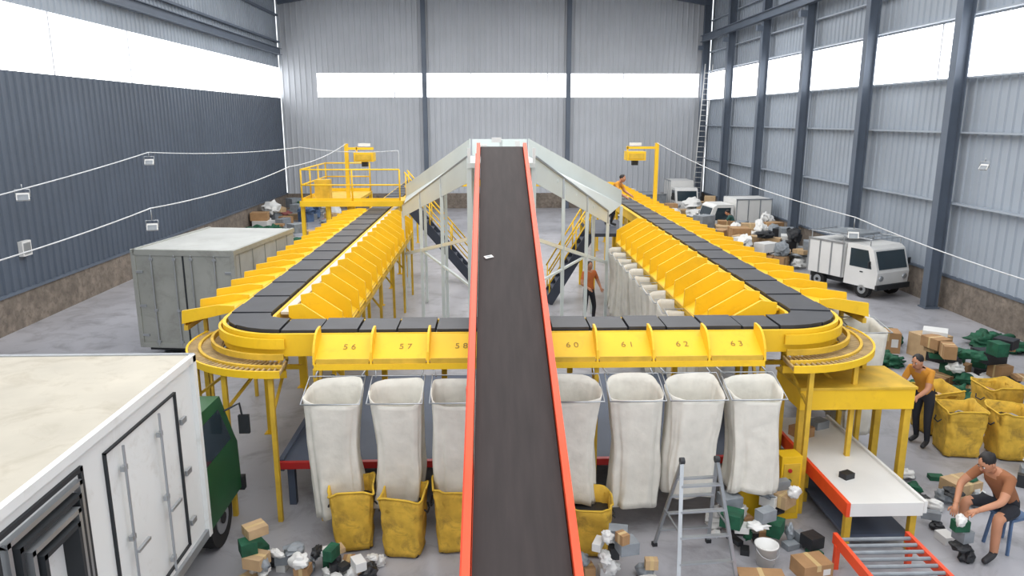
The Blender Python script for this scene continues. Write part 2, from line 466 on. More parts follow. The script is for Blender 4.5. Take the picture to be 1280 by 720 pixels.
for i, (x, y, h) in enumerate([(-1.82, 8.98, .84), (-1.13, 8.8, .84), (-.48, 8.9, .9), (1.28, 8.75, .72)]):
    bin_(x, y, h, .56, .58, i, .1*(-1)**i, False)
for i, (x, y) in enumerate([(8.0, 12.35), (7.85, 11.45), (9.2, 12.5), (8.65, 11.3), (9.5, 11.5)]):
    bin_(x, y, .82, .66, .66, i+5, .12*(-1)**i)

# ------------------------------------------------------------------ inclined belt conveyor
b = B('inclined_belt_conveyor'); xc = .25
def zc(y): return 1.79+.32*(y-5.5)
ya, yb = 1.2, 15.4
A = V((xc, ya, zc(ya))); E = V((xc, yb, zc(yb)))
up = V((0, -.305, .952))
b.beam(A-up*.02, E-up*.02, .84, .03, 'rub')
b.beam(A-up*.2, E-up*.2, .84, .03, 'rub')
for s_ in (-1, 1):
    o = V((s_*.46, 0, 0))
    b.beam(A+o-up*.06, E+o-up*.06, .055, .24, 'orange')
    b.beam(A+o*1.02+up*.065, E+o*1.02+up*.065, .07, .02, 'orange')
    b.beam(A+o*1.1-up*.17, E+o*1.1-up*.17, .05, .04, 'orange')
b.cyl(E+V((-.43, 0, -.11)), E+V((.43, 0, -.11)), .1, 'rub'); b.cyl(A+V((-.43, 0, -.11)), A+V((.43, 0, -.11)), .1, 'rub')
for y in (2.2, 5.2, 8.2, 12.6, 15.0):
    for s_ in (-1, 1):
        b.bb(xc+s_*.5-.04, xc+s_*.5+.04, y-.04, y+.04, 0, zc(y)-.2, 'orange' if y < 12 else 'silver')
    if zc(y) > 1: b.bb(xc-.5, xc+.5, y-.03, y+.03, zc(y)*.5, zc(y)*.5+.07, 'orange' if y < 12 else 'silver')
b.build()
b = B('shipping_label'); b.box((0, 0, .008), (.13, .07, .012), 'white', .3); b.box((0, 0, .016), (.07, .02, .004), 'gry', .3)
o = b.build((-.02, 10.85, zc(10.85)+.0)); o.rotation_euler = (math.atan(.32), 0, 0.2)

b = B('transfer_platform')
zt = 4.62
b.bb(-.45, .95, 15.45, 18.6, zt-.1, zt, 'silver')
for x in (-.42, .92):
    for y in (15.6, 17.0, 18.5):
        b.bb(x-.05, x+.05, y-.05, y+.05, 0, zt-.1, 'silver')
    for z in (1.4, 2.9): b.bb(x-.04, x+.04, 15.6, 18.5, z, z+.1, 'silver')
    b.beam((x, 15.6, 1.5), (x, 17.0, 2.9), .05, .05, 'silver'); b.beam((x, 17.0, 1.5), (x, 18.5, 2.9), .05, .05, 'silver')
    b.bb(x-.03, x+.03, 15.5, 15.56, zt, zt+.3, 'silver')
b.bb(-.42, .92, 18.5, 18.56, zt, zt+.4, 'silver')
for s_, pts in ((1, [(.95, 15.6), (.95, 18.2), (3.95, 22.2), (3.2, 20.0)]), (-1, [(-.45, 15.6), (-.45, 18.2), (-2.7, 24.4), (-2.5, 21.5)])):
    a = V((*pts[0], zt)); d = V((*pts[1], zt)); c = V((*pts[2], 3.0)); e = V((*pts[3], 2.95))
    b.sheet(a, e, c, d, .03, 'silver')
    h = V((0, 0, .12)); hb = V((0, 0, .42)); lo = V((0, 0, .42))
    b.sheet(a-lo, e-lo*.5, e+h, a+h, .02, 'silver'); b.sheet(d, c, c+hb, d+hb, .02, 'silver')
    for q in (.33, .66, 1.0):
        pp = a.lerp(e, q); b.bb(pp.x-.04, pp.x+.04, pp.y-.04, pp.y+.04, 0, pp.z-.05, 'silver')
        b.beam(pp-lo*(1-.5*q)-V((0, .03, 0)), pp+h-V((0, .03, 0)), .04, .03, 'alu')
        pp = d.lerp(c, q); b.bb(pp.x-.04, pp.x+.04, pp.y-.04, pp.y+.04, 0, pp.z-.05, 'silver')
    b.beam(a+h-V((0, .02, 0)), e+h-V((0, .02, 0)), .04, .04, 'alu')
    for q in (.25, .5, .75): b.beam(a.lerp(e, q)-V((0,0,.06)), d.lerp(c, q)-V((0,0,.06)), .05, .06, 'silver')
    b.beam(a-V((0, 0, 1.6)), e-V((0, 0, 1.3)), .06, .08, 'silver')
    b.beam(a-V((0, 0, 2.6)), a.lerp(e, .66)-V((0, 0, 1.4)), .05, .05, 'silver')
b.cyl((.25, 15.9, zt+.02), (.25, 15.9, zt+.45), .03, 'silver'); b.box((.15, 15.9, zt+.45), (.2, .1, .1), 'white')
b.cyl((.6, 16.2, zt), (.6, 16.2, zt+.42), .05, 'white'); b.box((-.15, 16.2, zt+.2), (.2, .2, .3), 'white')
b.build()

def railing(b, pts, z, k='yel'):
    for i in range(len(pts)-1):
        a = V((*pts[i], z)); c = V((*pts[i+1], z)); n = max(1, int((c-a).length/1.0))
        for q in (.55, 1.05): b.tube([a+V((0,0,q)), c+V((0,0,q))], .028, k, 6)
        for j in range(n+1):
            pnt = a.lerp(c, j/n); b.tube([pnt, pnt+V((0,0,1.05))], .028, k, 6)
        b.beam(a+V((0,0,.06)), c+V((0,0,.06)), .02, .12, k)
def stair(name, top, bot, w, steps):
    b = B(name); top = V(top); bot = V(bot); o = V((0, w/2, 0))
    for s_ in (-1, 1):
        b.beam(bot+o*s_, top+o*s_, .05, .28, 'stair')
        b.tube([bot+o*s_+V((0,0,1.0)), top+o*s_+V((0,0,1.0))], .025, 'yel', 6)
        b.tube([bot+o*s_+V((0,0,.55)), top+o*s_+V((0,0,.55))], .02, 'yel', 6)
        for q in (0.03, .35, .65, .98):
            pp = bot.lerp(top, q)+o*s_; b.tube([pp, pp+V((0,0,1.0))], .022, 'yel', 6)
    for i in range(1, steps):
        pp = bot.lerp(top, i/steps); b.box(pp, (.26, w-.06, .04), 'stair')
    b.build()
b = B('operator_platform')
b.bb(-6.2, -4.45, 24.6, 28.5, 2.74, 2.84, 'yel2')
b.bb(-6.2, -2.85, 24.5, 24.62, 2.70, 2.88, 'yel'); b.bb(-3.15, -2.85, 24.6, 26.2, 2.74, 2.84, 'yel2')
railing(b, [(-6.15, 28.4), (-6.15, 24.65), (-4.5, 24.65), (-2.95, 24.65)], 2.84)
railing(b, [(-6.15, 28.4), (-4.5, 28.4)], 2.84)
for x in (-6.15, -5.3, -4.5, -2.9):
    for y in (24.7, 26.1) if x > -3 else (24.7, 28.4): b.bb(x-.06, x+.06, y-.06, y+.06, 0, 2.74, 'yel')
b.beam((-6.1, 24.7, 1.2), (-4.5, 24.7, 2.7), .06, .06, 'yel'); b.bb(-6.1, -4.5, 24.66, 24.74, 1.4, 1.48, 'yel')
b.bb(-5.9, -5.4, 25.4, 25.8, 2.84, 3.5, 'yel2')
b.build()
stair('steel_stairs', (-2.8, 25.2, 2.8), (-.5, 25.2, .05), .9, 12)
b = B('operator_platform')
b.bb(3.0, 4.3, 21.7, 24.8, 2.1, 2.2, 'stair')
railing(b, [(3.05, 24.7), (3.05, 23.0)], 2.2)
for x in (3.08, 4.2):
    for y in (21.8, 24.7): b.bb(x-.06, x+.06, y-.06, y+.06, 0, 2.1, 'yel')
b.build()
stair('steel_stairs', (3.0, 22.3, 2.15), (1.75, 22.3, .05), .9, 10)
for (xp, xs, y) in ((-4.75, -4.15, 25.3), (5.75, 5.0, 25.8)):
    b = B('barcode_scan_gantry')
    b.bb(xp-.06, xp+.06, y-.06, y+.06, 0, 4.7, 'yel'); sg = 1 if xs > xp else -1
    b.bb(min(xp, xs+sg*.3), max(xp, xs+sg*.3), y-.04, y+.04, 4.5, 4.58, 'yel')
    b.bb(xs-.32, xs+.32, y-.3, y+.3, 4.12, 4.42, 'yel'); b.bb(xs-.26, xs+.26, y-.33, y-.3, 4.18, 4.36, 'yel2')
    b.bb(xs-.1, xs+.1, y-.1, y+.1, 3.95, 4.12, 'blk'); b.box((xs, y, 4.66), (.4, .12, .1), 'white')
    b.bb(xs-.28, xs-.24, y-.04, y+.04, 4.42, 4.6, 'yel')
    b.build()

b = B('parcel_transfer_deck')
b.bb(-3.0, 4.2, 9.95, 13.6, .62, .7, 'deck'); b.bb(-3.05, 4.2, 9.88, 9.95, .62, .72, 'red'); b.bb(-3.05, -2.98, 9.95, 13.6, .56, .74, 'deck')
for x in (-2.9, -.6, 1.8, 4.1):
    for y in (10.05, 13.5): b.bb(x-.05, x+.05, y-.05, y+.05, 0, .62, 'deck')
b.build()

# ------------------------------------------------------------------ vehicles
def wheel(b, x, y, r, w=.22):
    b.cyl((x-w/2, y, r), (x+w/2, y, r), r, 'tyre', 28); b.cyl((x-w/2-.01, y, r), (x+w/2+.01, y, r), r*.55, 'alu', 20)
    b.cyl((x-w/2-.03, y, r), (x+w/2+.03, y, r), r*.2, 'tyre', 12)
b = B('box_truck')
tx0, tx1, ty0, ty1, tz0, tz1 = -5.7, -3.36, 2.2, 8.15, .66, 2.9
b.bb(tx0+.03, tx1-.03, ty0+.03, ty1-.03, tz0, tz1-.03, 'truckw'); b.bb(tx0+.02, tx1-.02, ty0+.02, ty1-.02, tz1-.03, tz1, 'truckt')
for x in (tx0, tx1):
    b.bb(x-.04, x+.02, ty0, ty1, tz1-.07, tz1+.01, 'truckw'); b.bb(x-.04, x+.01, ty0, ty1, tz0, tz0+.1, 'alu')
    for y in (ty0+.04, ty1-.04): b.bb(x-.05, x+.02, y-.04, y+.04, tz0, tz1, 'truckw')
for y in (ty0, ty1): b.bb(tx0, tx1, y-.03, y+.03, tz1-.08, tz1+.012, 'alu')
def door(y0, y1, z0, z1, nest=1):
    for i in range(nest):
        e = .05*i*1.6; k = 'gask' if i % 2 == 0 else 'alu'; xx = tx1-.03+.028*(i+1)
        w = .04 if nest > 1 else .02
        b.bb(tx1-.04, xx, y0+e, y1-e, z1-e-w, z1-e, k); b.bb(tx1-.04, xx, y0+e, y1-e, z0+e, z0+e+w, k)
        b.bb(tx1-.04, xx, y0+e, y0+e+w, z0+e, z1-e, k); b.bb(tx1-.04, xx, y1-e-w, y1-e, z0+e, z1-e, k)
door(3.2, 4.55, .9, 2.72, 5); door(4.62, 5.75, .9, 2.72, 5); door(6.1, 7.6, .85, 2.66, 1)
for y in (6.35, 7.1):
    b.cyl((tx1+.03, y, .85), (tx1+.03, y, 2.62), .013, 'alu', 10)
    for z in (1.0, 1.7, 2.4): b.box((tx1+.015, y, z), (.04, .07, .05), 'alu')
    b.box((tx1+.05, y+.12, 1.55), (.03, .24, .03), 'alu')
for z in (1.1, 1.7, 2.3): b.box((tx1+.01, 7.68, z), (.03, .12, .06), 'alu')
b.bb(tx0+.5, tx0+.65, ty0, 9.6, .5, .66, 'gask'); b.bb(tx1-.65, tx1-.5, ty0, 9.6, .5, .66, 'gask')
for x in (tx0+.25, tx1-.3):
    wheel(b, x, 3.6, .4, .26); wheel(b, x, 9.0, .38, .22)
cabp = [(8.28, .45), (8.28, 1.95), (8.5, 2.02), (9.2, 2.0), (9.6, 1.3), (9.7, 1.15), (9.73, .45)]
cx1 = tx1-.16
b.prism(cabp, 'x', tx0+.3, cx1, 'green')
b.prism([(8.5, 1.3), (8.5, 1.85), (9.1, 1.85), (9.45, 1.3)], 'x', cx1-.005, cx1+.01, 'glass')
b.sheet((tx0+.4, 9.22, 1.94), (tx0+.4, 9.59, 1.35), (cx1-.15, 9.59, 1.35), (cx1-.15, 9.22, 1.94), -.02, 'glass')
b.bb(tx0+.2, cx1+.04, 9.71, 9.8, .4, .6, 'gask')
b.tube([(cx1, 9.3, 1.75), (cx1+.16, 9.45, 1.8), (cx1+.2, 9.45, 1.5)], .015, 'gask', 6); b.box((cx1+.2, 9.46, 1.5), (.14, .05, .26), 'gask')
b.build(bev=.006)

b = B('box_container_truck')
W, Ln, H0, H1 = 2.35, 3.6, .3, 2.6
b.bb(-W/2, W/2, 0, Ln, H0, H1, 'conts'); b.bb(-W/2+.03, W/2-.03, -.02, 0, H0+.05, H1-.08, 'contg')
for x in (-W/2, W/2): 
    b.bb(x-.05, x+.05, -.05, .06, H0, H1+.02, 'contg'); b.bb(x-.04, x+.04, 0, Ln, H1-.1, H1+.02, 'contg'); b.bb(x-.04, x+.04, 0, Ln, H0, H0+.12, 'contg')
b.bb(-W/2, W/2, -.05, .06, H1-.12, H1+.02, 'contg'); b.bb(-W/2, W/2, -.05, .06, H0, H0+.12, 'contg')
b.bb(-.02, .02, -.035, 0, H0, H1-.1, 'gask')
for x in (-.75, -.2, .2, .75):
    b.cyl((x, -.05, H0+.05), (x, -.05, H1-.1), .018, 'alu', 8)
    for z in (H0+.15, 1.2, H1-.2): b.box((x, -.04, z), (.09, .05, .06), 'alu')
for s_ in (-1, 1):
    for z in (.6, 1.3, 2.1): b.box((s_*(W/2-.12), -.035, z), (.16, .03, .06), 'alu')
for i in range(5): b.bb(W/2, W/2+.015, .3+i*.7, .34+i*.7, H0+.1, H1-.1, 'contg')
for y in (.8, 2.9): wheel(b, -W/2+.2, y, .32); wheel(b, W/2-.2, y, .32)
b.bb(-W/2+.1, W/2-.1, .1, Ln-.1, .2, H0, 'gask')
b.build((-6.95, 16.8, 0), math.radians(-7), .008)

def mini_truck(name, loc, rz, L_=2.9, W=1.3, cab='white', box='white', rack=False, bh=1.5):
    b = B(name)
    c = [(-L_/2, .35), (-L_/2-.03, .85), (-L_/2+.2, 1.55), (-L_/2+.35, 1.66), (-L_/2+1.15, 1.66), (-L_/2+1.2, .35)]
    b.prism(c, 'x', -W/2+.03, W/2-.03, cab)
    y = -L_/2
    b.sheet((-W/2+.12, y+.005, .95), (W/2-.12, y+.005, .95), (W/2-.12, y+.18, 1.5), (-W/2+.12, y+.18, 1.5), -.02, 'glass')
    for s_ in (-1, 1):
        b.prism([(y+.2, .95), (y+.38, 1.52), (y+1.02, 1.52), (y+1.02, .95)], 'x', s_*(W/2-.035), s_*(W/2-.02), 'glass')
        b.ell((s_*(W/2-.22), y-.02, .68), (.11, .05, .09), 'alu', 12, 6)
        b.tube([(s_*(W/2-.05), y+.25, 1.1), (s_*(W/2+.14), y+.15, 1.15)], .012, 'gask', 6); b.box((s_*(W/2+.16), y+.15, 1.12), (.1, .04, .2), 'gask')
        b.bb(s_*(W/2-.03), s_*(W/2-.02), y+.5, y+.62, .8, .84, 'gask')
    b.bb(-W/2, W/2, y-.08, y, .32, .48, 'gask')
    yb = y+1.25
    b.bb(-W/2, W/2, yb, L_/2, .5, bh, box)
    for s_ in (-1, 1):
        for q in range(4):
            yy = yb+.03+q*(L_/2-yb-.06)/3; b.bb(s_*(W/2)-.02, s_*(W/2)+.02, yy-.025, yy+.025, .5, bh+.01, 'alu')
        b.bb(s_*(W/2)-.02, s_*(W/2)+.02, yb, L_/2, bh-.04, bh+.02, 'alu')
        wheel(b, s_*(W/2-.12), y+.5, .27, .16); wheel(b, s_*(W/2-.12), L_/2-.45, .27, .16)
    b.bb(-W/2+.2, W/2-.2, y, L_/2, .3, .5, 'gask')
    if rack:
        zr = 1.86
        for s_ in (-1, 1):
            b.tube([(s_*W*.45, y+.3, zr), (s_*W*.45, L_/2, zr)], .02, 'alu', 6)
            for yy in (y+.35, 0, L_/2-.05): b.tube([(s_*W*.45, yy, 1.5), (s_*W*.45, yy, zr)], .018, 'alu', 6)
        for q in range(7): b.tube([(-W*.45, y+.3+q*.42, zr), (W*.45, y+.3+q*.42, zr)], .015, 'alu', 6)
        b.box((0, .3, zr+.05), (W*.8, 1.2, .05), 'gry')
    return b.build(loc, rz, .012)
mini_truck('cargo_tricycle', (12.0, 23.6, 0), math.radians(24), rack=True, box='white', W=1.5, L_=2.7, bh=1.62)
mini_truck('delivery_van', (11.5, 34.6, 0), math.radians(-85), L_=3.0, W=1.5, bh=1.9)
mini_truck('delivery_van', (11.2, 43.4, 0), 0, L_=2.9, W=1.35, bh=2.0)
mini_truck('cargo_tricycle', (8.4, 42.8, 0), math.radians(-70), L_=3.2, W=1.6, bh=1.3, box='gry')

# ------------------------------------------------------------------ right: scan portal, table
b = B('weighing_scan_portal')
b.bb(4.36, 6.0, 9.75, 10.65, 1.48, 1.80, 'yel'); b.bb(4.34, 6.02, 9.73, 10.67, 1.78, 1.82, 'yel2')
for x in (4.42, 5.94):
    for y in (9.82, 10.58): b.bb(x-.05, x+.05, y-.05, y+.05, 0, 1.48, 'yel2')
b.bb(3.45, 3.85, 9.3, 9.34, .05, .75, 'yel'); b.bb(3.4, 3.45, 9.3, 9.7, .0, .75, 'yel2')
b.cyl((5.2, 10.2, 1.48), (5.2, 10.2, 1.3), .06, 'blk', 12)
b.build(bev=.006)
b = B('packing_table')
b.bb(4.55, 5.5, 8.5, 11.3, .66, .72, 'white'); b.bb(4.5, 4.55, 8.45, 11.3, .56, .75, 'orange'); b.bb(5.5, 5.54, 8.45, 11.3, .60, .76, 'white')
b.bb(4.55, 5.5, 8.46, 8.5, .56, .74, 'white')
for y in (8.6, 9.9, 11.2):
    for x in (4.6, 5.45): b.bb(x-.04, x+.04, y-.04, y+.04, 0, .66, 'yel2')
b.bb(4.6, 5.45, 8.6, 11.2, .18, .22, 'deck')
for (x, y, w, k) in ((4.8, 10.6, .3, 'card'), (5.2, 10.9, .25, 'gry'), (4.85, 9.2, .16, 'blk')):
    b.box((x, y, .72+w*.25), (w, w*.8, w*.5), k, .4)
b.build()
b = B('roller_conveyor')
b.bb(4.28, 4.33, 6.2, 8.3, .30, .44, 'orange'); b.bb(5.2, 5.25, 6.2, 8.3, .30, .44, 'orange')
for i in range(14): b.cyl((4.33, 6.3+i*.145, .41), (5.2, 6.3+i*.145, .41), .024, 'gry', 8)
for y in (6.4, 8.2):
    for x in (4.3, 5.22): b.bb(x-.03, x+.03, y-.03, y+.03, 0, .32, 'orange')
b.build()
b = B('control_cabinet'); b.bb(-.15, .15, -.12, .12, 0, .95, 'yel'); b.bb(-.12, .12, -.13, -.12, .1, .85, 'yel2')
for z in (.75, .6): b.cyl((-.03, -.15, z), (-.03, -.12, z), .03, 'red' if z > .7 else 'green', 10)
b.build((4.15, 9.5, 0), .1, .006)
b = B('aluminium_step_ladder')
for s_ in (-1, 1):
    b.beam((s_*.40, -.55, .02), (s_*.24, 0, 1.5), .05, .03, 'alu'); b.beam((s_*.40, .5, .02), (s_*.24, 0, 1.5), .05, .03, 'alu')
    b.box((s_*.40, -.55, .025), (.07, .07, .05), 'blk'); b.box((s_*.40, .5, .025), (.07, .07, .05), 'blk')
    b.cyl((s_*.24-.03, 0, 1.5), (s_*.24+.03, 0, 1.5), .045, 'blk', 12)
    b.beam((s_*.35, -.3, .68), (s_*.35, .28, .68), .02, .02, 'alu')
for i in range(1, 5):
    q = i/5.0; w = .40-.16*q
    b.beam((-w, -.55*(1-q), 1.5*q), (w, -.55*(1-q), 1.5*q), .06, .025, 'alu'); b.beam((-w, .5*(1-q), 1.5*q), (w, .5*(1-q), 1.5*q), .05, .025, 'alu')
o = b.build((2.55, 8.35, 0), .08); o.scale = (.92, .92, .95)
b = B('wall_ladder')
for s_ in (-.22, .22): b.tube([(s_, 0, 0), (s_, 0, 8.6)], .03, 'white', 6)
for i in range(1, 28): b.tube([(-.22, 0, i*.3), (.22, 0, i*.3)], .018, 'white', 6)
o = b.build((12.35, 44.4, 0)); o.rotation_euler = (0, math.radians(2.5), 0)
b = B('plastic_bucket')
pts = [(.10, 0), (.14, .28), (.15, .28), (.15, .3), (.135, .3), (.12, .06)]
rings = [[(r*math.cos(2*math.pi*j/24), r*math.sin(2*math.pi*j/24), z) for j in range(24)] for r, z in pts]
loft(b, rings, 'white'); b.add(rings[0], [tuple(range(24))], 'white')
b.tube([(.15*math.cos(a), -.02-.16*math.sin(a), .28-.1*math.sin(a)) for a in [math.pi*i/10 for i in range(11)]], .006, 'alu', 6)
b.build((3.45, 8.3, 0))
b = B('wall_switch_box'); b.bb(XL, XL+.12, 20, 20.4, 1.9, 2.3, 'white'); b.bb(XL+.12, XL+.13, 20.05, 20.35, 1.95, 2.25, 'alu'); b.build()

# ------------------------------------------------------------------ parcels
def pile(name, x0, x1, y0, y1, n, sd, smin=.15, smax=.42, sacks=.4, keys=None, zmax=.6):
    b = B(name); r = random.Random(sd); placed = []
    keys = keys or ['card', 'card', 'card2', 'white', 'blk', 'gry', 'gry', 'card', 'card2', 'white', 'blu', 'grn', 'pnk'][:12 if sd % 2 else 13]
    for i in range(n):
        x, y = r.uniform(x0, x1), r.uniform(y0, y1); w, d, h = r.uniform(smin, smax), r.uniform(smin, smax), r.uniform(.06, smax*.7)
        z = 0
        for (px, py, pw, pz) in placed:
            if abs(px-x) < (pw+w)*.4 and abs(py-y) < (pw+w)*.4: z = max(z, pz)
        if z > zmax: continue
        placed.append((x, y, max(w, d), z+h)); a = r.uniform(0, 3.14); k = r.choice(keys)
        if r.random() < sacks:
            b.ell((x, y, z+h*.5), (w*.55, d*.55, h*.55), k if k not in ('card', 'card2') else 'white', 14, 10, Matrix.Rotation(a, 3, 'Z'), .6, i+sd)
        else:
            b.box((x, y, z+h/2), (w, d, h), k, a)
            if k in ('card', 'card2'): b.box((x, y, z+h/2), (w*1.004, .05, h*1.01), 'tape', a)
    return b.build(bev=.004)
mk_ = ['card', 'gry', 'white', 'gry', 'blk', 'card2', 'white', 'grn']
pile('parcel_pile', -2.8, -1.4, 7.95, 8.5, 46, 1, .08, .24, .6, mk_, .3)
pile('parcel_pile', -3.0, -2.75, 8.0, 8.5, 8, 2, .12, .26, .5, mk_)
pile('parcel_pile', .95, 1.95, 7.9, 8.4, 16, 3, .08, .24, .6, mk_)
pile('parcel_pile', 3.0, 4.2, 8.5, 9.25, 40, 4, .08, .28, .5, mk_)
pile('parcel_pile', 8.6, 12.4, 26.8, 33.0, 170, 5, .35, .8, .25, ['card', 'card', 'card2', 'card2', 'gry', 'white', 'blk'], 1.0)
pile('parcel_pile', 7.6, 10.2, 17.5, 20.5, 20, 6, .25, .5, .4, mk_)
pile('parcel_pile', 9.3, 11.0, 14.0, 15.6, 44, 7, .22, .48, .3, ['card', 'card', 'card2', 'blk', 'grn', 'white'], .8)
pile('parcel_pile', 6.3, 7.3, 9.5, 10.6, 12, 8, .12, .28, .5, mk_)
pile('parcel_pile', 7.6, 9.6, 9.0, 10.7, 22, 9, .1, .3, .6, mk_)
pile('parcel_pile', 5.7, 6.3, 8.2, 9.3, 8, 19, .1, .25, .6, mk_)
pile('parcel_pile', -12.2, -8.5, 38, 45, 40, 10, .4, .9, .5)
pile('parcel_pile', 6.8, 12.5, 37.0, 40.5, 60, 11, .4, .9, .3, ['card', 'card2', 'gry', 'white'], 1.0)
pile('parcel_pile', 7.2, 8.5, 13.8, 16.5, 26, 13, .2, .42, .4, ['card', 'blk', 'grn', 'card2', 'gry'])
pile('parcel_pile', -9.8, -6.6, 30, 34, 24, 14, .4, .8, .4, mk_)
def sacks(name, x, y, n, sd, s=.45, k='grn'):
    b = B(name); r = random.Random(sd)
    for i in range(n):
        h = s*r.uniform(.25, .5)
        b.ell((x+r.uniform(-s, s)*1.2, y+r.uniform(-s, s), h*.8), (s*r.uniform(.7, 1.1), s*r.uniform(.6, 1), h), k, 28, 16, Matrix.Rotation(r.uniform(0, 3), 3, 'Z'), 1.1, i+sd*3)
    b.build()
sacks('green_mesh_sacks', 8.9, 16.2, 4, 1, .32); sacks('green_mesh_sacks', 9.0, 14.0, 3, 2, .3); sacks('green_mesh_sacks', 12.3, 17.2, 4, 3, .42)
sacks('green_mesh_sacks', -10.8, 36.0, 6, 4, .5)
def carton(loc, s, rz, k='card'):
    b = B('cardboard_carton'); w, d, h = s
    b.bb(-w/2, w/2, -d/2, d/2, 0, h, k); b.bb(-.03, .03, -d/2-.002, d/2+.002, h*.6, h+.003, 'tape')
    b.bb(w*.15, w*.4, -d/2-.003, -d/2, h*.3, h*.7, 'white')
    b.build(loc, rz, .006)
carton((6.95, 9.9, 0), (.45, .35, .3), .3, 'card2'); carton((3.95, 8.1, 0), (.4, .3, .2), .2, 'card'); carton((3.25, 7.85, 0), (.55, .4, .13), -.1, 'card')
carton((6.4, 13.9, 0), (.5, .4, .45), .1, 'card'); carton((10.4, 16.6, 0), (.7, .6, .55), .2, 'card2'); carton((9.6, 17.1, 0), (.6, .5, .5), -.3, 'card')
carton((-3.0, 7.7, 0), (.35, .28, .18), .5, 'card2')

# ------------------------------------------------------------------ cables and floodlights
def cable(name, pts, r=.02, sag=.35):
    b = B(name); out = []
    for i in range(len(pts)-1):
        a, c = V(pts[i]), V(pts[i+1])
        for j in range(12):
            q = j/12; pnt = a.lerp(c, q); pnt.z -= sag*4*q*(1-q); out.append(pnt)
    out.append(V(pts[-1])); b.tube(out, r, 'wire', 6); b.build()
cable('power_cable', [(-8.8, 8.0, 3.9), (-8.9, 20, 4.65), (-6.2, 25, 4.6), (-2.95, 24.65, 4.5), (-2.95, 24.65, 3.9)], .013, .1)
cable('power_cable', [(-8.4, 8.0, 3.2), (-7.2, 16, 3.65), (-5.8, 22, 4.15), (-4.75, 25.3, 4.7)], .013, .12)
cable('power_cable', [(5.75, 25.8, 4.7), (8.0, 16, 3.4), (9.0, 6, 3.0)], .011, .2)
def flood(loc, rz, hang=.0):
    b = B('floodlight')
    b.box((0, 0, 0), (.22, .05, .15), 'white', Matrix.Rotation(-.6, 3, 'X')); b.box((0, -.035, -.01), (.18, .012, .12), 'gry', Matrix.Rotation(-.6, 3, 'X'))
    b.tube([(-.12, 0, 0), (-.12, .02, .14), (.12, .02, .14), (.12, 0, 0)], .01, 'alu', 6)
    b.box((0, .05, .02), (.13, .05, .1), 'alu')
    b.tube([(0, .02, .14), (0, .02, .14+max(hang, .1))], .01, 'alu', 6)
    b.build(loc, rz)
flood((-7.2, 16, 3.25), .3, .25); flood((-8.9, 14.5, 4.05), .5, .1); flood((8.0, 16, 3.0), -.4, .25); flood((-8.9, 20, 4.4), .2, .1)
flood((12.6, 18.8, 4.3), -1.2, .1)

